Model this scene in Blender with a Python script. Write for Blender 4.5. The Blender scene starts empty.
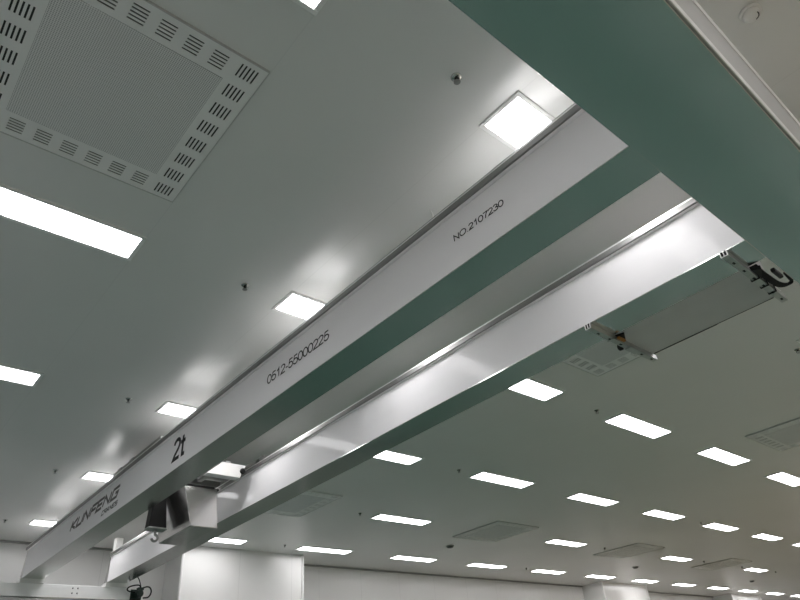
import bpy, bmesh, math
from mathutils import Vector, Matrix

S = bpy.context.scene
COL = S.collection
EYE = 1.60                      # eye height above the floor
CEIL = EYE + 3.02               # ceiling height
def Z(z): return EYE + z        # heights were surveyed from eye level

# ------------------------------------------------------------------ materials
MATS = {}
def mat(name, base=(.8, .8, .8), rough=.5, metal=0.0, coat=0.0, coat_rough=.1, spec=.5, emit=None, strength=0.0,
        noise=0.0, noise_scale=6.0, bump=0.0, bump_scale=40.0, stretch=None, seam=None, rough_var=0.0):
    m = bpy.data.materials.new(name)
    m.use_nodes = True
    nt = m.node_tree; N = nt.nodes; L = nt.links
    b = N['Principled BSDF']
    b.inputs['Base Color'].default_value = (*base, 1)
    b.inputs['Roughness'].default_value = rough
    b.inputs['Metallic'].default_value = metal
    b.inputs['Coat Weight'].default_value = coat
    b.inputs['Coat Roughness'].default_value = coat_rough
    b.inputs['Specular IOR Level'].default_value = spec
    if emit:
        b.inputs['Emission Color'].default_value = (*emit, 1)
        b.inputs['Emission Strength'].default_value = strength
    tc = N.new('ShaderNodeTexCoord')
    mp = N.new('ShaderNodeMapping')
    L.new(tc.outputs['Object'], mp.inputs['Vector'])
    if stretch: mp.inputs['Scale'].default_value = stretch
    colour = None
    if noise:
        n = N.new('ShaderNodeTexNoise'); n.inputs['Scale'].default_value = noise_scale; n.inputs['Detail'].default_value = 4
        L.new(mp.outputs[0], n.inputs['Vector'])
        r = N.new('ShaderNodeMapRange')
        r.inputs['To Min'].default_value = 1 - noise; r.inputs['To Max'].default_value = 1 + noise
        r.inputs['From Min'].default_value = .25; r.inputs['From Max'].default_value = .75
        L.new(n.outputs['Fac'], r.inputs['Value'])
        mul = N.new('ShaderNodeVectorMath'); mul.operation = 'SCALE'
        mul.inputs[0].default_value = base
        L.new(r.outputs[0], mul.inputs['Scale'])
        colour = mul.outputs[0]
        if rough_var:
            r2 = N.new('ShaderNodeMapRange')
            r2.inputs['From Min'].default_value = .3; r2.inputs['From Max'].default_value = .7
            r2.inputs['To Min'].default_value = rough - rough_var; r2.inputs['To Max'].default_value = rough + rough_var
            L.new(n.outputs['Fac'], r2.inputs['Value']); L.new(r2.outputs[0], b.inputs['Roughness'])
    if seam:                    # thin panel joints every seam[1] metres along axis seam[0]
        axis, pitch, offs, width, dark = seam
        sx = N.new('ShaderNodeSeparateXYZ'); L.new(tc.outputs['Object'], sx.inputs[0])
        a = N.new('ShaderNodeMath'); a.operation = 'ADD'; a.inputs[1].default_value = -offs
        L.new(sx.outputs[axis], a.inputs[0])
        p = N.new('ShaderNodeMath'); p.operation = 'PINGPONG'; p.inputs[1].default_value = pitch / 2
        L.new(a.outputs[0], p.inputs[0])
        g = N.new('ShaderNodeMath'); g.operation = 'LESS_THAN'; g.inputs[1].default_value = width / 2
        L.new(p.outputs[0], g.inputs[0])
        mx = N.new('ShaderNodeMix'); mx.data_type = 'RGBA'
        mx.inputs[6].default_value = (*base, 1)
        mx.inputs[7].default_value = (*[c * dark for c in base], 1)
        if colour: L.new(colour, mx.inputs[6])
        L.new(g.outputs[0], mx.inputs[0])
        colour = mx.outputs[2]
    if colour: L.new(colour, b.inputs['Base Color'])
    if bump:
        n2 = N.new('ShaderNodeTexNoise'); n2.inputs['Scale'].default_value = bump_scale; n2.inputs['Detail'].default_value = 2
        L.new(mp.outputs[0], n2.inputs['Vector'])
        bp = N.new('ShaderNodeBump'); bp.inputs['Strength'].default_value = bump; bp.inputs['Distance'].default_value = .01
        L.new(n2.outputs['Fac'], bp.inputs['Height'])
        L.new(bp.outputs[0], b.inputs['Normal'])
    MATS[name] = m
    return m

LAMP = 13.0
def floor_material():
    """green epoxy bay under the crane, unseen cool grey and beige zones round it added to tint bounced light"""
    m = bpy.data.materials.new('epoxy_floor'); m.use_nodes = True
    nt = m.node_tree; N = nt.nodes; L = nt.links; b = N['Principled BSDF']
    tc = N.new('ShaderNodeTexCoord'); sp = N.new('ShaderNodeSeparateXYZ'); L.new(tc.outputs['Object'], sp.inputs[0])
    def cmp(axis, op, v):
        n = N.new('ShaderNodeMath'); n.operation = op; n.inputs[1].default_value = v; L.new(sp.outputs[axis], n.inputs[0]); return n
    acc = cmp(0, 'GREATER_THAN', BAY[0])
    for c in (cmp(0, 'LESS_THAN', BAY[1]), cmp(1, 'GREATER_THAN', BAY[2])):
        q = N.new('ShaderNodeMath'); q.operation = 'MULTIPLY'; L.new(acc.outputs[0], q.inputs[0]); L.new(c.outputs[0], q.inputs[1]); acc = q
    no = N.new('ShaderNodeTexNoise'); no.inputs['Scale'].default_value = .6; no.inputs['Detail'].default_value = 4; L.new(tc.outputs['Object'], no.inputs['Vector'])
    cols = []
    for a, c in (((.275, .310, .318), (.305, .345, .352)), ((.070, .142, .118), (.080, .160, .133)), ((.285, .262, .195), (.315, .290, .215))):  # outer grey and beige are invented tones that lift the ceiling's bounced light
        x = N.new('ShaderNodeMix'); x.data_type = 'RGBA'; x.inputs[6].default_value = (*a, 1); x.inputs[7].default_value = (*c, 1); L.new(no.outputs['Fac'], x.inputs[0]); cols.append(x)
    e1 = cmp(0, 'GREATER_THAN', BAY[1]); e2 = cmp(1, 'LESS_THAN', BAY[2])
    east = N.new('ShaderNodeMath'); east.operation = 'MAXIMUM'; L.new(e1.outputs[0], east.inputs[0]); L.new(e2.outputs[0], east.inputs[1])
    m0 = N.new('ShaderNodeMix'); m0.data_type = 'RGBA'; L.new(east.outputs[0], m0.inputs[0]); L.new(cols[0].outputs[2], m0.inputs[6]); L.new(cols[2].outputs[2], m0.inputs[7])
    mx = N.new('ShaderNodeMix'); mx.data_type = 'RGBA'; L.new(acc.outputs[0], mx.inputs[0]); L.new(m0.outputs[2], mx.inputs[6]); L.new(cols[1].outputs[2], mx.inputs[7])
    L.new(mx.outputs[2], b.inputs['Base Color']); b.inputs['Roughness'].default_value = .25
    MATS['green_floor'] = m
BAY = (1.2, 12.0, .25)
mat('ceiling_panel', (.78, .78, .765), .27, spec=1.0, noise=.02, noise_scale=.6, bump=.02, bump_scale=1.2, seam=(0, 1.234, -.187, .006, .94))
mat('wall_panel', (.80, .79, .78), .25, spec=.5, noise=.015, noise_scale=.8, seam=(0, 1.18, .3, .006, .8))
floor_material()
mat('steel_web', (.78, .77, .778), .68, metal=.10, coat=.22, coat_rough=.06, noise=.03, noise_scale=3, stretch=(1, .15, 1), bump=.03, bump_scale=1.5, rough_var=.02)
mat('steel_bright', (.62, .61, .60), .20, metal=1, noise=.03, noise_scale=5, bump=.03, bump_scale=4, rough_var=.04)
mat('runway_steel', (.60, .62, .60), .18, metal=1, noise=.03, noise_scale=2)
mat('flange_steel', (.95, .945, .94), .40, metal=1, noise=.04, noise_scale=4, rough_var=.03)
mat('lip_steel', (.32, .315, .31), .45, metal=1, noise=.04, noise_scale=4)
mat('zinc', (.50, .51, .50), .40, metal=.9, noise=.08, noise_scale=30)
mat('white_paint', (.80, .79, .77), .35, noise=.02, noise_scale=8)
mat('skirt_paint', (.42, .415, .405), .40, noise=.02, noise_scale=8)
mat('cover_steel', (.95, .94, .94), .20, metal=1, noise=.02, noise_scale=8)
mat('frame_paint', (.84, .84, .83), .35, noise=.02, noise_scale=8)
mat('grey_paint', (.60, .58, .58), .40, noise=.03, noise_scale=5)
mat('trim_grey', (.30, .30, .29), .40, metal=.3, noise=.03, noise_scale=8)
mat('rim_grey', (.50, .50, .49), .4, noise=.02, noise_scale=8)
mat('lining_green', (.275, .310, .285), .35, noise=.04, noise_scale=2)
mat('trim_white', (.82, .81, .80), .30, noise=.02, noise_scale=8)
mat('ink', (.010, .010, .011), .6, spec=.2, noise=.05, noise_scale=40)
mat('brown_ink', (.055, .045, .045), .5, noise=.05, noise_scale=40)
mat('black_rubber', (.008, .008, .009), .6, spec=.25, noise=.1, noise_scale=30)
mat('black_paint', (.007, .007, .007), .45, spec=.3, noise=.1, noise_scale=20)
mat('motor_green', (.012, .028, .022), .4, noise=.1, noise_scale=20)
mat('orange_paint', (.45, .20, .05), .5, noise=.08, noise_scale=30)
mat('slot_dark', (.02, .022, .021), .7, noise=.05, noise_scale=20)
mat('dark_dome', (.05, .052, .05), .4, noise=.05, noise_scale=20)
mat('chrome', (.55, .55, .53), .25, metal=1, noise=.03, noise_scale=30)
mat('diffuser', (.9, .9, .9), .5, emit=(1.0, .985, .995), strength=LAMP, noise=.01, noise_scale=5)

def perforated():
    m = bpy.data.materials.new('perforated_sheet'); m.use_nodes = True
    nt = m.node_tree; N = nt.nodes; L = nt.links; b = N['Principled BSDF']
    tc = N.new('ShaderNodeTexCoord'); sp = N.new('ShaderNodeSeparateXYZ'); L.new(tc.outputs['Object'], sp.inputs[0])
    acc = None
    for ax in (0, 1):
        a = N.new('ShaderNodeMath'); a.operation = 'MULTIPLY'; a.inputs[1].default_value = 1 / .011
        L.new(sp.outputs[ax], a.inputs[0])
        f = N.new('ShaderNodeMath'); f.operation = 'FRACT'; L.new(a.outputs[0], f.inputs[0])
        s = N.new('ShaderNodeMath'); s.operation = 'SUBTRACT'; s.inputs[1].default_value = .5; L.new(f.outputs[0], s.inputs[0])
        q = N.new('ShaderNodeMath'); q.operation = 'POWER'; q.inputs[1].default_value = 2; L.new(s.outputs[0], q.inputs[0])
        if acc is None: acc = q
        else:
            t = N.new('ShaderNodeMath'); t.operation = 'ADD'; L.new(acc.outputs[0], t.inputs[0]); L.new(q.outputs[0], t.inputs[1]); acc = t
    g = N.new('ShaderNodeMath'); g.operation = 'LESS_THAN'; g.inputs[1].default_value = .095
    L.new(acc.outputs[0], g.inputs[0])
    mx = N.new('ShaderNodeMix'); mx.data_type = 'RGBA'
    mx.inputs[6].default_value = (.80, .80, .795, 1); mx.inputs[7].default_value = (.36, .365, .365, 1)
    L.new(g.outputs[0], mx.inputs[0]); L.new(mx.outputs[2], b.inputs['Base Color'])
    b.inputs['Roughness'].default_value = .45
    MATS['perforated_sheet'] = m
perforated()

# ------------------------------------------------------------------ mesh helpers
def mesh(name, bm, m, smooth=False):
    bmesh.ops.recalc_face_normals(bm, faces=bm.faces[:])
    me = bpy.data.meshes.new(name); bm.to_mesh(me); bm.free()
    me.materials.append(MATS[m])
    if smooth:
        for p in me.polygons: p.use_smooth = True
    return me
def obj(name, me, parent=None, loc=(0, 0, 0), rot=(0, 0, 0), label=None, cat=None, group=None, kind=None):
    o = bpy.data.objects.new(name, me); COL.objects.link(o)
    o.location = loc; o.rotation_euler = rot
    if parent: o.parent = parent
    tag(o, label, cat, group, kind)
    return o
def tag(o, label=None, cat=None, group=None, kind=None):
    if label: o['label'] = label
    if cat: o['category'] = cat
    if group: o['group'] = group
    if kind: o['kind'] = kind
def thing(name, label, cat, loc=(0, 0, 0), group=None):
    return obj(name, None, None, loc, label=label, cat=cat, group=group)

def add_box(bm, x0, x1, y0, y1, z0, z1, bevel=0.0, seg=2):
    t = bmesh.new()
    bmesh.ops.create_cube(t, size=1)
    for v in t.verts:
        v.co = Vector(((x0 + x1) / 2 + v.co.x * (x1 - x0), (y0 + y1) / 2 + v.co.y * (y1 - y0), (z0 + z1) / 2 + v.co.z * (z1 - z0)))
    if bevel: bmesh.ops.bevel(t, geom=t.edges[:], offset=bevel, segments=seg, profile=.5, affect='EDGES')
    merge(bm, t)
def merge(bm, t):
    me = bpy.data.meshes.new('tmp'); t.to_mesh(me); t.free(); bm.from_mesh(me); bpy.data.meshes.remove(me)
def box(*a, **k):
    bm = bmesh.new(); add_box(bm, *a, **k); return bm
def add_prism(bm, poly_a, poly_b, bevel=0.0):
    """solid between two polygons of equal vertex count"""
    t = bmesh.new()
    A = [t.verts.new(p) for p in poly_a]; B = [t.verts.new(p) for p in poly_b]
    n = len(A)
    t.faces.new(A); t.faces.new(B[::-1])
    for i in range(n): t.faces.new((A[i], A[(i + 1) % n], B[(i + 1) % n], B[i]))
    bmesh.ops.recalc_face_normals(t, faces=t.faces[:])
    if bevel: bmesh.ops.bevel(t, geom=t.edges[:], offset=bevel, segments=2, profile=.5, affect='EDGES')
    merge(bm, t)
def prism(*a, **k):
    bm = bmesh.new(); add_prism(bm, *a, **k); return bm
def add_lathe(bm, prof, n=24, axis='z', at=(0, 0, 0)):
    """profile of (radius, height) revolved about an axis through `at`"""
    t = bmesh.new(); rings = []
    for r, h in prof:
        ring = []
        for k in range(n):
            a = 2 * math.pi * k / n
            p = (r * math.cos(a), r * math.sin(a), h)
            if axis == 'x': p = (h, p[0], p[1])
            if axis == 'y': p = (p[0], h, p[1])
            ring.append(t.verts.new(Vector(p) + Vector(at)))
        rings.append(ring)
    for a, b in zip(rings, rings[1:]):
        for k in range(n): t.faces.new((a[k], a[(k + 1) % n], b[(k + 1) % n], b[k]))
    t.faces.new(rings[0][::-1]); t.faces.new(rings[-1])
    merge(bm, t)
def lathe(*a, **k):
    bm = bmesh.new(); add_lathe(bm, *a, **k); return bm
def add_tube(bm, pts, r, n=8, sub=0):
    P = [Vector(p) for p in pts]
    for _ in range(sub):                       # Chaikin rounding
        Q = [P[0]]
        for a, b in zip(P, P[1:]): Q += [a * .75 + b * .25, a * .25 + b * .75]
        P = Q + [P[-1]]
    t = bmesh.new(); rings = []; up = None
    for i, p in enumerate(P):
        d = (P[min(i + 1, len(P) - 1)] - P[max(i - 1, 0)]).normalized()
        if up is None:
            up = d.orthogonal().normalized()
        up = (up - d * up.dot(d)).normalized()
        side = d.cross(up)
        rings.append([t.verts.new(p + r * (math.cos(2 * math.pi * k / n) * up + math.sin(2 * math.pi * k / n) * side)) for k in range(n)])
    for a, b in zip(rings, rings[1:]):
        for k in range(n): t.faces.new((a[k], a[(k + 1) % n], b[(k + 1) % n], b[k]))
    t.faces.new(rings[0][::-1]); t.faces.new(rings[-1])
    merge(bm, t)
def tube(*a, **k):
    bm = bmesh.new(); add_tube(bm, *a, **k); return bm

# ------------------------------------------------------------------ the room
X0, X1, Y0, Y1 = -12.0, 37.0, -9.0, 12.62
FLOOR_T = .12
def struct(name, bm, m): return obj(name, mesh(name, bm, m), kind='structure')
struct('floor', box(X0 - .2, X1 + .2, Y0 - .2, Y1 + .2, -FLOOR_T, 0), 'green_floor')
struct('ceiling', box(X0 - .2, X1 + .2, Y0 - .2, Y1 + .2, CEIL, CEIL + .12), 'ceiling_panel')
struct('wall_far', box(X0, X1, Y1, Y1 + .15, 0, CEIL), 'wall_panel')
struct('wall_near', box(X0, X1, Y0 - .15, Y0, 0, CEIL), 'wall_panel')
struct('wall_left', box(X0 - .15, X0, Y0, Y1, 0, CEIL), 'wall_panel')
struct('wall_right', box(X1, X1 + .15, Y0, Y1, 0, CEIL), 'wall_panel')
PF = 11.87                                      # front of the boxed-out wall columns
cols = [(5.03, 7.64), (18.55, 21.10), (27.25, 29.85)]
for i, (a, b) in enumerate(cols):
    struct('wall_column', box(a, b, PF, Y1, 0, CEIL), 'wall_panel')
tn = 1
def trim(bm, m):
    global tn
    struct('trim_%d' % tn, bm, m); tn += 1
edges = [X0] + [v for c in cols for v in c] + [X1]
for k in range(0, len(edges), 2):               # trim along the top of the far wall, coloured dark as the coving's shadow
    trim(box(edges[k] + .002, edges[k + 1] - .002, Y1 - .035, Y1, CEIL - .036, CEIL), 'trim_grey')
for k in range(0, len(edges), 2):               # unseen green lining added low on far wall and columns to darken girder reflections
    trim(box(edges[k] + .02, edges[k + 1] - .02, Y1 - .02, Y1, 0, 3.55), 'lining_green')
for a, b in cols:
    trim(box(a + .03, b - .03, PF - .006, PF, 0, 3.55), 'lining_green')
for a, b in cols:                               # rounded corner posts of the boxed-out columns
    for x in (a, b):
        trim(lathe([(.028, 0), (.028, CEIL)], n=12, at=(x, PF, 0)), 'trim_white')

# ------------------------------------------------------------------ ceiling lights
U0, DU, V0, DV = -.177, 2.468, 1.248, 2.483      # light grid
LX, LY = 1.2, .2706
def light_meshes():
    fw, h = .030, .012
    bm = bmesh.new()
    add_box(bm, -fw, LX + fw, -fw, 0, -h, 0, .003, 1); add_box(bm, -fw, LX + fw, LY, LY + fw, -h, 0, .003, 1)
    add_box(bm, -fw, 0, 0, LY, -h, 0, .003, 1); add_box(bm, LX, LX + fw, 0, LY, -h, 0, .003, 1)
    fr = mesh('light_frame', bm, 'frame_paint')
    df = mesh('light_diffuser', box(0, LX, 0, LY, -.008, -.001), 'diffuser')
    return fr, df
FR, DF = light_meshes()
ORD = ['first', 'second', 'third', 'fourth', 'fifth', 'sixth', 'seventh', 'eighth', 'ninth', 'tenth', 'eleventh', 'twelfth', 'thirteenth', 'fourteenth']
special = {
    (0, 0): 'white ceiling light cut off by the picture edge, beyond the large air vent',
    (1, 0): 'squarish bright ceiling light above the number NO.2107230, by the near runway beam',
    (2, 0): 'ceiling light mostly hidden above the grey cabinet on the crane side',
    (3, 0): 'ceiling light just showing at the right edge beside the grey cabinet',
    (0, 1): 'long bright ceiling light at the left edge below the large air vent',
    (1, 1): 'ceiling light half hidden behind the girder above the number 0512-55000225',
    (2, 1): 'ceiling light touching the second girder below the square vent and bracket',
    (3, 1): 'largest ceiling light right of the girders, below the grey cabinet',
    (4, 1): 'ceiling light next beyond the largest one right of the girders',
    (5, 1): 'ceiling light cut by the right edge below the right-hand air vent',
    (0, 2): 'ceiling light at the left edge halfway down, clear of the crane',
    (1, 2): 'ceiling light half hidden behind the girder above the black 2t marking',
    (2, 2): 'small ceiling light touching the lower edge of the second girder',
    (1, 3): 'ceiling light half hidden behind the girder just above the maker lettering',
    (1, 4): 'farthest ceiling light behind the first girder, near the far wall at left',
    (2, 4): 'ceiling light just under the second girder in front of the nearest wall column',
    (3, 4): 'ceiling light beside the right corner of the nearest wall column',
}
row_name = {2: 'third row from the far wall', 3: 'second row from the far wall', 4: 'row along the far wall'}
in_row = {2: [3, 4, 5, 6, 7, 8], 3: [3, 5, 7, 9], 4: [4, 5, 6, 7, 8, 9, 10, 11, 12, 13]}
def vent_here(i, j): return j == 3 and i % 2 == 0
for j in range(-4, 5):
    for i in range(-4, 15):
        if vent_here(i, j): continue
        lab = special.get((i, j)); grp = 'recessed ceiling lights'
        if not lab and i in in_row.get(j, []):
            lab = 'white ceiling light, %s clear of the crane in the %s' % (ORD[in_row[j].index(i)], row_name[j])
        if not lab:
            lab = 'white rectangular ceiling light of the rows outside the picture'; grp = 'ceiling lights outside the picture'
        t = thing('ceiling_light', lab, 'ceiling light', (U0 + DU * i, V0 + DV * j, CEIL), grp)
        obj('frame', FR, t)
        obj('diffuser', DF, t)

# ------------------------------------------------------------------ fan filter air vents
VW, VH = 1.225, 1.262
def vent_meshes():
    zf, zt = -.014, 0.0
    bm = bmesh.new()
    bw_x, bw_y = VW * .150, VH * .143
    def grid(xs, ys, hole):
        for i in range(len(xs) - 1):
            for k in range(len(ys) - 1):
                if hole(i, k): continue
                # a thin sheet with real thickness around every slot
                add_cell(xs[i], xs[i + 1], ys[k], ys[k + 1])
    vs = {}
    def V(x, y):
        key = (round(x, 5), round(y, 5))
        if key not in vs: vs[key] = bm.verts.new((x, y, zf))
        return vs[key]
    def add_cell(x0, x1, y0, y1):
        q = [V(x0, y0), V(x1, y0), V(x1, y1), V(x0, y1)]
        bm.faces.new(q)
    def slot_axis_breaks(a0, pitch, n, frac):            # along the slot length, one group per pitch
        out = []
        for g in range(n):
            c = a0 + pitch * (g + .5)
            out += [c - pitch * frac / 2, c + pitch * frac / 2]
        return out
    def slot_cross_breaks(a0, width, ns=5, span=.62, thin=.42):
        st = width * span / ns; s0 = a0 + width * (1 - span) / 2
        out = []
        for s in range(ns):
            out += [s0 + st * (s + .5 - thin / 2), s0 + st * (s + .5 + thin / 2)]
        return out
    px, py = VW / 8, VH / 8
    # long sides running along y (slots along y), corners included
    for xa in (0.0, VW - bw_x):
        xs = [xa] + slot_cross_breaks(xa, bw_x) + [xa + bw_x]
        ys = [0.0] + slot_axis_breaks(0, py, 8, .58) + [VH]
        grid(xs, ys, lambda i, k: i % 2 == 1 and k % 2 == 1)
    # sides running along x (slots along x)
    for ya in (0.0, VH - bw_y):
        ys = [ya] + slot_cross_breaks(ya, bw_y) + [ya + bw_y]
        pitch = (VW - 2 * bw_x) / 6
        xs = [bw_x] + slot_axis_breaks(bw_x, pitch, 6, .58) + [VW - bw_x]
        grid(xs, ys, lambda i, k: i % 2 == 1 and k % 2 == 1)
    # give the sheet its thickness and turn the outer rim up to the ceiling
    geom = bmesh.ops.extrude_face_region(bm, geom=bm.faces[:])
    for v in geom['geom']:
        if isinstance(v, bmesh.types.BMVert): v.co.z = zf + .003
    border = mesh('vent_border', bm, 'frame_paint')
    bm = bmesh.new(); r = .005; zf = -.018
    add_box(bm, -r, 0, -r, VH + r, zf, zt); add_box(bm, VW, VW + r, -r, VH + r, zf, zt)
    add_box(bm, 0, VW, -r, 0, zf, zt); add_box(bm, 0, VW, VH, VH + r, zf, zt)
    rim = mesh('vent_rim', bm, 'rim_grey')
    back = mesh('vent_backing', box(.001, VW - .001, .001, VH - .001, -.005, -.001), 'slot_dark')
    sheet = mesh('vent_sheet', box(bw_x + .001, VW - bw_x - .001, bw_y + .001, VH - bw_y - .001, zf + .001, zf + .004), 'perforated_sheet')
    return border, back, sheet, rim
VB, VK, VS, VR = vent_meshes()
vents = [(0, 1, 'large square air vent with slotted border filling the upper left corner'),
         (2, 1, 'square air vent beside the second girder, partly covered by its bracket'),
         (4, 1, 'square air vent cut off by the right edge of the picture'),
         (2, 3, 'square air vent half hidden behind the far part of the second girder'),
         (4, 3, 'square air vent between two lights, nearest one clear of the crane'),
         (6, 3, 'square air vent in front of the middle wall column'),
         (8, 3, 'farthest square air vent, over toward the right-hand wall column')]
for i, j, lab in vents:
    y = 1.977 if j == 1 else 8.125
    x = U0 + DU * i - .02
    if i == 0: x, y = -.19, 1.977
    t = thing('air_vent', lab, 'air vent', (x, y, CEIL), 'fan filter air vents')
    obj('slotted_border', VB, t)
    obj('perforated_sheet', VS, t)
    obj('rim', VR, t)
    obj('backing', VK, t)

# ------------------------------------------------------------------ sprinklers, detectors
def sprinkler_meshes():
    plate = mesh('plate', lathe([(.032, 0), (.032, -.004), (.026, -.009), (.016, -.011)], 20), 'chrome', True)
    bm = lathe([(.012, -.010), (.012, -.020), (.008, -.022)], 12)
    for s in (-1, 1):
        add_tube(bm, [(0, s * .008, -.018), (0, s * .019, -.026), (0, s * .013, -.038), (0, 0, -.042)], .004, 6, 1)
    add_tube(bm, [(0, 0, -.022), (0, 0, -.042)], .003, 6)
    body = mesh('body', bm, 'black_paint')
    defl = mesh('deflector', lathe([(.006, -.041), (.020, -.042), (.020, -.045), (.006, -.046)], 16), 'trim_grey')
    return plate, body, defl
SP = sprinkler_meshes()
spr = [(1.90, 1.377, 'chrome sprinkler head beside the squarish light near the runway beam'),
       (1.91, 3.846, 'sprinkler head above the girder number 0512-55000225, between vent and light'),
       (1.91, 6.335, 'sprinkler head on the ceiling above the black 2t marking'),
       (1.91, 8.82, 'sprinkler head on the ceiling above the maker lettering'),
       (1.92, 11.36, 'sprinkler head at the lower left, nearest the far wall behind first girder'),
       (7.43, 1.63, 'sprinkler head at the right edge of the picture above the last light'),
       (6.81, 3.846, 'sprinkler head between the two biggest lights right of the girders'),
       (6.82, 6.33, 'sprinkler head midway between small girder-side light and third-row light'),
       (6.84, 8.81, 'sprinkler head just left of the first second-row light clear of the crane'),
       (6.82, 11.24, 'sprinkler head above the front of the nearest wall column'),
       (14.26, 6.33, 'sprinkler head touching the fourth light clear of the crane in third row'),
       (14.23, 8.80, 'sprinkler head just left of the vent before the middle wall column'),
       (14.12, 11.18, 'sprinkler head between lights of the row along the far wall'),
       (19.0, 8.715, 'sprinkler head over the farthest square vent'),
       (21.45, 8.74, 'sprinkler head at the left end of the last second-row light'),
       (23.88, 8.73, 'sprinkler head near the right edge beyond the last second-row light')]
for x, y, lab in spr:
    t = thing('sprinkler_head', lab, 'sprinkler', (x, y, CEIL), 'ceiling sprinklers')
    obj('plate', SP[0], t); obj('body', SP[1], t); obj('deflector', SP[2], t)

t = thing('smoke_detector', 'round white smoke detector on the ceiling at the top right', 'smoke detector', (2.90, .115, CEIL))
obj('base', mesh('detector_base', lathe([(.056, 0), (.056, -.012), (.050, -.016)], 32), 'white_paint', True), t)
obj('dome', mesh('detector_dome', lathe([(.047, -.014), (.047, -.026), (.040, -.038), (.022, -.043), (.002, -.044)], 32), 'white_paint', True), t)
arc = [(.030 * math.cos(a), .030 * math.sin(a), -.042) for a in [math.radians(d) for d in range(40, 141, 20)]]
obj('vent_slit', mesh('detector_slit', tube(arc, .003, 6), 'ink'), t, rot=(0, 0, math.radians(-150)))
for x, y, lab in [(10.25, 10.07, 'dark round ceiling dome left of the nearest clear air vent'),
                  (17.5, 10.0, 'dark round ceiling dome in front of the middle wall column'),
                  (25.0, 10.02, 'dark round ceiling dome in front of the farthest wall column')]:
    t = thing('ceiling_dome', lab, 'ceiling dome', (x, y, CEIL), 'dark ceiling domes')
    obj('ring', mesh('dome_ring', lathe([(.085, 0), (.085, -.015), (.075, -.02)], 24), 'trim_grey', True), t)
    obj('dome', mesh('dome_ball', lathe([(.072, -.018), (.068, -.028), (.055, -.038), (.03, -.044), (.002, -.046)], 24), 'dark_dome', True), t)

# ------------------------------------------------------------------ runway beams
RB0, RB1 = .207, .604
t = thing('runway_beam', 'big polished runway beam crossing the top right corner, its underside dark green', 'crane beam', ((X0 + X1) / 2, .4, Z(1.70)))
c = Vector(t.location)
def rel(o_c, *a): return (a[0] - o_c.x, a[1] - o_c.x, a[2] - o_c.y, a[3] - o_c.y, a[4] - o_c.z, a[5] - o_c.z)
obj('beam', mesh('runway_box', box(*rel(c, X0, X1, RB0, RB1, Z(1.70), Z(1.985)), bevel=.004), 'runway_steel'), t)
obj('side_plate', mesh('runway_side', box(*rel(c, X0, X1, RB0 - .006, RB0 - .0003, Z(1.702), Z(2.25)), bevel=.001), 'skirt_paint'), t)
obj('top_lip', mesh('runway_lip', box(*rel(c, X0, X1, RB0 - .009, RB0 - .0063, Z(2.17), Z(2.25)), bevel=.002), 'trim_white'), t)
obj('bottom_lip', mesh('runway_blip', box(*rel(c, X0, X1, RB0 - .009, RB0 - .0063, Z(1.702), Z(1.77))), 'trim_white'), t)
t = thing('runway_beam', 'far runway beam running under the end carriage at the lower left', 'crane beam', ((X0 + X1) / 2, 11.72, Z(1.6)))
c = Vector(t.location)
obj('beam', mesh('far_runway_box', box(*rel(c, X0, X1, 11.585, 11.86, Z(1.60), Z(1.975)), bevel=.004), 'grey_paint'), t)
obj('rail', mesh('far_runway_rail', box(*rel(c, X0, X1, 11.69, 11.75, Z(1.975), Z(2.0)), bevel=.003), 'trim_grey'), t)

# ------------------------------------------------------------------ crane bridge
crane = thing('overhead_crane', 'double-girder stainless overhead crane bridge with black lettering and 2t marking', 'crane', (3.18, 6.0, Z(2.0)))
CO = Vector(crane.location)
def part(name, me, parent=crane, label=None):
    o = obj(name, me, parent)
    if parent is crane: o.location = -CO          # meshes are drawn in room coordinates
    if label: o['label'] = label
    return o
VN, VE = .24, 11.62
ZB, ZW = Z(2.25), Z(2.655)
G1, G2, GW = 2.39, 3.67, .30

def arc(cx, cy, rx, ry, a0, a1, n=14):
    return [(cx + rx * math.cos(math.radians(a0 + (a1 - a0) * k / n)), cy + ry * math.sin(math.radians(a0 + (a1 - a0) * k / n))) for k in range(n + 1)]
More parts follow.
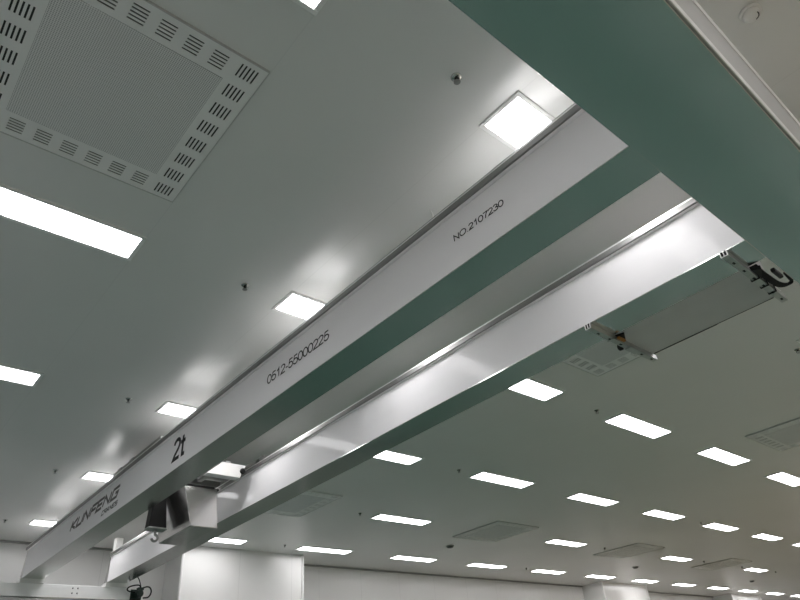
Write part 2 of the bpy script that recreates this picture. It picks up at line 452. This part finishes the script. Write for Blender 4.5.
# plain sans strokes: (advance, [polylines]); a glyph is 1 high before the stroke is added
GLYPH = {
    '0': (.62, [arc(.28, .5, .27, .5, 0, 360, 28)]),
    '1': (.62, [[(.10, .76), (.24, .86), (.34, 1), (.34, 0)]]),
    '2': (.62, [arc(.27, .73, .25, .27, 170, -20, 12) + [(.42, .48), (.12, .18), (.02, 0), (.54, 0)]]),
    '3': (.62, [arc(.26, .76, .23, .24, 165, -75, 12) + [(.22, .53)], [(.22, .53)] + arc(.26, .27, .27, .27, 80, -165, 14)]),
    '5': (.62, [[(.50, 1), (.14, 1), (.07, .50)] + arc(.27, .32, .26, .32, 130, -160, 16)]),
    '7': (.62, [[(.02, 1), (.54, 1), (.34, .62), (.20, 0)]]),
    'N': (.80, [[(.02, 0), (.02, 1), (.62, 0), (.62, 1)]]),
    'O': (.88, [arc(.38, .5, .38, .5, 0, 360, 28)]),
    '.': (.30, [[(.08, -.02), (.08, .06)]]),
    '-': (.38, [[(.02, .36), (.28, .36)]]),
    't': (.42, [[(.18, 1), (.18, .0), (.38, .0)], [(.0, .70), (.38, .70)]]),
    'K': (.74, [[(.02, 0), (.02, 1)], [(.58, 1), (.10, .46), (.60, 0)]]),
    'U': (.74, [[(.02, 1), (.02, 0), (.58, 0), (.58, 1)]]),
    'F': (.66, [[(.02, 0), (.02, 1), (.58, 1)], [(.02, .5), (.50, .5)]]),
    'E': (.70, [[(.60, 1), (.02, 1), (.02, 0), (.60, 0)], [(.02, .5), (.52, .5)]]),
    'G': (.76, [[(.60, 1), (.02, 1), (.02, 0), (.60, 0), (.60, .5), (.34, .5)]]),
    'C': (.70, [[(.58, 1), (.02, 1), (.02, 0), (.58, 0)]]),
    'R': (.70, [[(.02, 0), (.02, 1), (.56, 1), (.56, .48), (.02, .48)], [(.30, .48), (.58, 0)]]),
    'A': (.72, [[(.0, 0), (.28, 1), (.60, 0)], [(.12, .36), (.48, .36)]]),
    'S': (.68, [[(.58, 1), (.02, 1), (.02, .52), (.58, .52), (.58, 0), (.02, 0)]]),
}
def lettering(text, v_left, v_right, z0, z1, x, name, m='ink', shear=0.0, wt=.10):
    """strokes of even weight, laid as a thin printed layer on the web face x"""
    t = bmesh.new(); ax = 0.0; P = []
    for ch in text:
        adv, lines = GLYPH[ch]
        for ln in lines: P.append([(ax + px, py) for px, py in ln])
        ax += adv
    xs = [p[0] + shear * p[1] for l in P for p in l]
    lo, hi = min(xs), max(xs)
    H = z1 - z0
    sx = (abs(v_right - v_left) - wt * H) / (hi - lo); sy = H * (1 - wt)
    hw = wt * H / 2
    def at(px, py): return Vector((v_left - hw - (px + shear * py - lo) * sx, z0 + hw + py * sy))
    def quad(pts):
        a = [t.verts.new((x - .0016, p[0], p[1])) for p in pts]; b = [t.verts.new((x - .0002, p[0], p[1])) for p in pts]
        n = len(a)
        t.faces.new(a); t.faces.new(b[::-1])
        for k in range(n): t.faces.new((a[k], a[(k + 1) % n], b[(k + 1) % n], b[k]))
    for l in P:
        q = [at(*p) for p in l]
        closed = (q[0] - q[-1]).length < 1e-4
        if closed: q = q[:-1]
        n = len(q); L_, R_ = [], []
        for k in range(n):
            a = q[k - 1] if (k or closed) else None
            b = q[(k + 1) % n] if (k < n - 1 or closed) else None
            d1 = (q[k] - a).normalized() if a is not None else None
            d2 = (b - q[k]).normalized() if b is not None else None
            if d1 is None: d1 = d2
            if d2 is None: d2 = d1
            n1 = Vector((-d1.y, d1.x)); n2 = Vector((-d2.y, d2.x))
            mt = n1 + n2
            if mt.length < 1e-3: mt = n1
            mt.normalize()
            off = mt * (hw / max(.35, mt.dot(n1)))
            ext = Vector((0, 0))
            L_.append(q[k] + off); R_.append(q[k] - off)
        for k in range(n if closed else n - 1):
            k2 = (k + 1) % n
            quad([L_[k], L_[k2], R_[k2], R_[k]])
    return mesh(name, t, m)

for gx, far_label in ((G1, 'girder carrying the black lettering'), (G2, 'brighter second girder')):
    web = part('girder', mesh('girder', box(gx, gx + GW, VN, VE, ZB + .0055, ZW), 'steel_web'), label=far_label)
    part('bottom_plate', mesh('bottom_plate', box(gx, gx + GW, VN, VE, ZB, ZB + .0055), 'runway_steel'), web, 'polished underside of the girder')
    bm = box(gx - .036, gx + GW + .036, VN, VE, ZW + .046, ZW + .060, bevel=.002)
    add_box(bm, gx - .024, gx + GW + .024, VN, VE, ZW, ZW + .010, bevel=.002)
    fl = part('top_flange', mesh('top_flange', bm, 'flange_steel'), web)
    bm = box(gx - .038, gx - .030, VN, VE, ZW + .004, ZW + .0455, bevel=.002)
    add_box(bm, gx - .030, gx - .024, VN, VE, ZW + .004, ZW + .012)
    part('flange_lip', mesh('flange_lip', bm, 'lip_steel'), web)
    bm = box(gx + GW + .030, gx + GW + .038, VN, VE, ZW + .004, ZW + .0455, bevel=.002)
    add_box(bm, gx + GW + .024, gx + GW + .030, VN, VE, ZW + .004, ZW + .012)
    part('flange_lip', mesh('flange_lip', bm, 'lip_steel'), web)
    part('trolley_rail', mesh('trolley_rail', box(gx + .13, gx + .17, VN, VE, ZW + .06, ZW + .09, bevel=.003), 'chrome'), web)
    tri = [(gx + .004, VE, ZB), (gx + .004, VE + .17, ZB), (gx + .004, VE + .05, ZW), (gx + .004, VE, ZW)]
    tri2 = [(p[0] + GW - .008, p[1], p[2]) for p in tri]
    part('end_gusset', mesh('end_gusset', prism(tri, tri2, bevel=.003), 'steel_bright'), web)
    part('seat_plate', mesh('seat_plate', box(gx - .02, gx + GW + .02, VE - .03, VE + .2, Z(2.19), ZB), 'white_paint'), web)
    part('seat_plate', mesh('seat_plate', box(gx - .02, gx + GW + .02, .26, .56, Z(2.19), ZB), 'white_paint'), web)
    if gx == G1:
        part('lettering', lettering('NO.2107230', 1.997, 1.578, Z(2.450), Z(2.500), gx, 'serial_lettering', wt=.135), web, 'serial number NO.2107230')
        part('lettering', lettering('0512-55000225', 4.280, 3.365, Z(2.426), Z(2.513), gx, 'phone_lettering', wt=.125), web, 'phone number 0512-55000225')
        part('lettering', lettering('2t', 6.165, 5.86, Z(2.345), Z(2.590), gx, 'load_lettering', wt=.165), web, 'bold black 2t load marking')
        part('lettering', lettering('KUNFENG', 9.46, 7.655, Z(2.425), Z(2.572), gx, 'logo_lettering', 'brown_ink', shear=.22, wt=.235), web, 'dark logo lettering')
        part('lettering', lettering('CRANES', 8.20, 7.66, Z(2.325), Z(2.385), gx, 'small_lettering', 'ink', shear=.18, wt=.19), web, 'small lettering under the logo')
        for v in (1.33, 2.14, 10.2):
            part('cable_tie', mesh('cable_tie', tube([(gx + .0, v, ZW + .06), (gx + .0, v + .005, ZW + .12), (gx - .004, v + .015, ZW + .17)], .005, 6), 'white_paint'), web, 'thin white upright tie')
        part('conduit', mesh('conduit', tube([(gx - .026, VN + .05, ZW + .067), (gx - .026, 1.9, ZW + .067), (gx - .026, 3.4, ZW + .067), (gx - .026, 6.0, ZW + .067)], .006, 8), 'trim_grey'), web)
    else:
        part('end_stop', mesh('end_stop', box(gx + .0, gx + .12, 11.50, 11.61, ZW + .09, ZW + .29, bevel=.008), 'white_paint'), web, 'white block standing on the far girder end')

# end carriages
ca = part('end_carriage', mesh('end_carriage', box(1.62, 4.08, VE, VE + .22, Z(2.0), Z(2.19), bevel=.006), 'frame_paint'), label='pale end carriage on the far runway')
for u, z in ((3.157, 2.145), (3.235, 2.145), (3.157, 2.071), (3.235, 2.071)):
    part('bolt', mesh('bolt', lathe([(.013, 0), (.013, -.008), (.009, -.011)], 6, axis='y', at=(u, VE, Z(z))), 'trim_grey'), ca)
part('end_carriage', mesh('end_carriage', box(1.62, 4.72, .28, .54, Z(1.987), Z(2.19), bevel=.006), 'frame_paint'))
# travel drive with its cables at the far carriage
bm = lathe([(.02, 0), (.055, .002), (.058, .015), (.058, .13), (.05, .14), (.05, .15)], 18, axis='y', at=(4.20, VE - .12, Z(2.09)))
for k in range(6):
    add_lathe(bm, [(.064, 0), (.064, .008)], 18, axis='y', at=(4.20, VE - .10 + k * .02, Z(2.09)))
add_box(bm, 4.09, 4.28, VE + .02, VE + .16, Z(2.01), Z(2.17), bevel=.01)
add_box(bm, 4.17, 4.27, VE - .08, VE + .0, Z(2.145), Z(2.19), bevel=.006)
dm = part('drive_motor', mesh('drive_motor', bm, 'motor_green'), label='dark travel motor at the carriage end')
bm = tube([(4.22, VE - .05, Z(2.19)), (4.19, VE - .04, Z(2.24)), (4.02, VE - .03, Z(2.20)), (3.99, VE - .05, Z(2.13)), (4.12, VE - .10, Z(2.10))], .011, 8, 2)
add_tube(bm, [(4.24, VE - .05, Z(2.18)), (4.36, VE - .05, Z(2.22)), (4.42, VE - .05, Z(2.14)), (4.38, VE - .05, Z(2.04)), (4.28, VE - .05, Z(2.03))], .012, 8, 2)
add_tube(bm, [(4.22, VE - .06, Z(2.19)), (4.18, VE - .10, Z(2.26)), (4.10, VE - .2, Z(2.32)), (3.972, VE - .3, Z(2.36))], .008, 8, 2)
part('cable', mesh('drive_cable', bm, 'black_rubber'), dm)

# cabinet carried beside the second girder on two strut brackets
cb = part('control_cabinet', mesh('control_cabinet', box(3.975, 4.52, .955, 1.935, Z(2.25), Z(2.62), bevel=.004), 'grey_paint'), label='grey cabinet on brackets')
part('edge_strip', mesh('edge_strip', box(4.5205, 4.524, .98, 1.93, Z(2.249), Z(2.256)), 'black_paint'), cb)
part('edge_strip', mesh('edge_strip', box(4.524, 4.527, 1.40, 1.93, Z(2.247), Z(2.254)), 'black_paint'), cb)
for v, ties in ((1.955, 0), (.935, 1)):
    w, h, th = .042, .042, .004
    z1 = Z(2.2485); z0 = z1 - h
    a, b = 3.652, 4.56
    bm = box(a, b, v - w / 2, v + w / 2, z0, z0 + th)
    add_box(bm, a, b, v - w / 2, v - w / 2 + th, z0 + th, z1); add_box(bm, a, b, v + w / 2 - th, v + w / 2, z0 + th, z1)
    add_box(bm, a, b, v - w / 2 + th, v - w / 2 + .011, z1 - th, z1); add_box(bm, a, b, v + w / 2 - .011, v + w / 2 - th, z1 - th, z1)
    br = part('bracket', mesh('strut', bm, 'zinc'), label='slotted strut bracket under the second girder')
    for k in range(6):
        x = a + .11 + k * .145
        part('slot', mesh('strut_slot', box(x, x + .03, v - .007, v + .007, z0 - .0015, z0 - .0002), 'slot_dark'), br)
    bm = box(a - .003, a + .001, v - w / 2 - .002, v + w / 2 + .002, z0 - .002, z0 + .002)
    add_box(bm, a - .003, a + .001, v - w / 2 - .002, v - w / 2 + .003, z0 + .002, z1); add_box(bm, a - .003, a + .001, v + w / 2 - .003, v + w / 2 + .002, z0 + .002, z1)
    add_box(bm, a - .003, a + .001, v - .0025, v + .0025, z0 + .002, z1)
    part('end_cap', mesh('strut_end', bm, 'trim_white'), br, 'white rim of the strut end')
    part('end_fill', mesh('strut_fill', box(a + .003, a + .008, v - w / 2 + th, v + w / 2 - th, z0 + th, z1 - th), 'ink'), br)
    if not ties:
        tri = [(3.98, v - .022, Z(2.25)), (4.12, v - .022, Z(2.25)), (4.00, v - .085, Z(2.25)), ]
        part('clip', mesh('clip_triangle', prism(tri, [(p[0], p[1], p[2] - .014) for p in tri]), 'black_paint'), br, 'black clip plate')
        part('clip', mesh('clip_orange', box(3.99, 4.08, v - .045, v - .022, Z(2.216), Z(2.234), bevel=.004), 'orange_paint'), br, 'orange clip')
        part('knob', mesh('clip_knob', lathe([(.018, 0), (.026, .006), (.026, .03), (.018, .036)], 16, axis='y', at=(4.13, v + .022, Z(2.22))), 'black_paint', True), br, 'black knob')
        bm = box(3.93, 3.945, v - .027, v + .027, z0 - .006, z0 - .0005)
        add_box(bm, 4.16, 4.30, v - .028, v + .026, z0 - .008, z0 - .002, bevel=.002)
        part('saddle', mesh('saddle', bm, 'zinc'), br)
    else:
        for x in (4.08, 4.22, 4.345):
            bm = box(x, x + .012, v - .027, v + .027, z0 - .006, z0 - .002)
            add_box(bm, x, x + .012, v - .027, v - .022, z0 - .002, z1)
            add_box(bm, x, x + .012, v + .022, v + .027, z0 - .002, z1)
            part('cable_tie', mesh('strut_tie', bm, 'black_rubber'), br, 'black tie round the strut')
        bm = bmesh.new()
        for k in range(4):
            o = k * .009
            add_tube(bm, [(4.00, v - .030 - o, Z(2.250)), (4.10, v - .030 - o, Z(2.236)), (4.20, v - .034 - o, Z(2.234)), (4.33, v - .036 - o, Z(2.235)), (4.41, v - .060 - o, Z(2.240)), (4.43, v - .11 - o * .5, Z(2.250)), (4.38, v - .15 + o, Z(2.262)), (4.30, v - .155 + o, Z(2.27))], .010, 8, 2)
        cbl = part('cable_bundle', mesh('cable_bundle', bm, 'black_rubber', False), cb, 'looped black cable bundle')
        part('plug', mesh('cable_plug', box(4.16, 4.30, v - .115, v - .085, Z(2.24), Z(2.27), bevel=.008), 'black_paint'), cbl)
        tri = [(3.975, v - .024, Z(2.248)), (4.14, v - .024, Z(2.248)), (4.02, v - .075, Z(2.248))]
        part('clip', mesh('clip_triangle', prism(tri, [(p[0], p[1], p[2] - .03) for p in tri]), 'black_paint'), br, 'black clip plate')

# ------------------------------------------------------------------ hoist trolley between the girders
hoist = thing('hoist_trolley', 'stainless hoist trolley hanging between the girders with black hook block', 'hoist', (3.18, 7.5, Z(2.74)))
HO = Vector(hoist.location)
def hp(name, me, parent=hoist, label=None):
    o = obj(name, me, parent)
    if parent is hoist: o.location = -HO
    if label: o['label'] = label
    return o
ZT = ZW + .091
bm = bmesh.new()
for v in (7.56, 7.95):
    add_box(bm, G1 + .06, G2 + .24, v, v + .12, ZT + .05, ZT + .13, bevel=.004)
for x in (G1 + .08, G2 + .12):
    add_box(bm, x, x + .10, 6.80, 8.30, ZT + .02, ZT + .14, bevel=.004)
fr = hp('frame', mesh('trolley_frame', bm, 'trim_grey'))
for x in (G1 + .15, G2 + .15):
    for v in (6.95, 8.15):
        hp('wheel', mesh('trolley_wheel', lathe([(.07, -.03), (.055, -.028), (.055, .028), (.07, .03)], 20, axis='x', at=(x, v, ZT + .056)), 'trim_grey', True))
hp('hanger', mesh('tray_hanger', box(3.10, 3.24, 7.60, 7.63, Z(2.489), ZT + .05), 'trim_grey'))
hp('hanger', mesh('tray_hanger', box(3.10, 3.24, 8.0, 8.02, Z(2.489), ZT + .05), 'trim_grey'))
zh, zt2 = Z(2.025), Z(2.488)
A = [(3.075, 7.13, zh), (3.408, 7.13, zh), (3.372, 7.15, zt2), (2.952, 7.15, zt2)]
B = [(p[0], 8.03, p[2]) for p in A]
hp('hoist_cover', mesh('hoist_cover', prism(A, B, bevel=.008), 'steel_bright'), label='tapered stainless hoist cover')
# slanted white motor housing with the black motor end
P = [(3.07, 6.81, Z(2.55)), (3.49, 6.81, Z(2.55)), (3.56, 6.81, Z(2.71)), (3.25, 6.81, Z(2.71))]
mc = hp('motor_cover', mesh('motor_cover', prism(P, [(p[0], 6.93, p[2]) for p in P], bevel=.004), 'white_paint'), label='white housing of the hoist motor')
hp('cover_arm', mesh('cover_arm', box(3.30, 3.36, 6.82, 7.60, Z(2.711), Z(2.735)), 'trim_grey'), mc)
hp('motor_cap', mesh('motor_cap', lathe([(.02, -.004), (.031, 0), (.034, .01), (.034, .02), (.030, .024)], 20, axis='y', at=(3.515, 6.785, Z(2.632))), 'black_paint', True), mc, 'round black motor end')
bm = box(3.00, 3.36, 7.20, 7.23, Z(2.505), Z(2.53), bevel=.003)
add_box(bm, 3.00, 3.30, 7.38, 7.41, Z(2.52), Z(2.545), bevel=.003)
add_box(bm, 3.30, 3.44, 7.24, 7.27, Z(2.505), Z(2.53), bevel=.003)
hp('slide_rail', mesh('slide_rail', bm, 'black_paint'))
# hook block
A = [(2.77, 7.60, Z(2.10)), (2.985, 7.60, Z(2.10)), (2.922, 7.60, Z(2.62)), (2.80, 7.60, Z(2.62))]
B = [(p[0], 7.74, p[2]) for p in A]
hb = hp('hook_block', mesh('hook_block', prism(A, B, bevel=.012), 'black_paint'), label='black hook block')
bm = box(2.762, 2.993, 7.59, 7.75, Z(2.086), Z(2.102), bevel=.003)
hp('guide_plate', mesh('guide_plate', bm, 'zinc'), hb, 'pale plate under the block')
hp('rope', mesh('rope', tube([(2.84, 7.67, Z(2.62)), (2.84, 7.67, ZT + .06)], .006, 8), 'trim_grey'), hb)
hp('rope', mesh('rope', tube([(2.90, 7.67, Z(2.62)), (2.90, 7.67, ZT + .06)], .006, 8), 'trim_grey'), hb)
cx, cz = 2.878, Z(1.995)
pts = [(cx, 7.67, Z(2.086)), (cx, 7.67, Z(2.045))]
for d in range(90, -181, -20):
    a = math.radians(d)
    pts.append((cx + .036 * math.cos(a), 7.67, cz + .036 * math.sin(a)))
hp('hook', mesh('hook', tube(pts, .015, 10, 1), 'trim_grey', True), hb, 'grey steel hook')

# ------------------------------------------------------------------ world, camera, view
w = bpy.data.worlds.new('world'); S.world = w; w.use_nodes = True
w.node_tree.nodes['Background'].inputs[0].default_value = (.5, .5, .5, 1)
w.node_tree.nodes['Background'].inputs[1].default_value = .1

R = ((0.7615652686997131, -0.6432134552498739, -0.0793397283575642),
     (0.3077542270084092, 0.46665814210552353, -0.8291667589605107),
     (0.5703557462398273, 0.6070474688128923, 0.5533422931053348))
cam = bpy.data.cameras.new('camera'); co = bpy.data.objects.new('camera', cam); COL.objects.link(co)
M = Matrix(((R[0][0], -R[1][0], -R[2][0], 0), (R[0][1], -R[1][1], -R[2][1], 0), (R[0][2], -R[1][2], -R[2][2], EYE), (0, 0, 0, 1)))
co.matrix_world = M
cam.sensor_width = 36; cam.lens = 626.854 / 800 * 36
cam.clip_start = .05; cam.clip_end = 200
S.camera = co
S.view_settings.view_transform = 'Standard'; S.view_settings.look = 'None'
S.view_settings.gamma = 1; S.view_settings.use_curve_mapping = False
S.view_settings.exposure = 0.0
S.cycles.max_bounces = 10; S.cycles.diffuse_bounces = 6; S.cycles.glossy_bounces = 6
S.cycles.use_denoising = True
S.cycles.use_light_tree = True
S.cycles.sample_clamp_indirect = 8
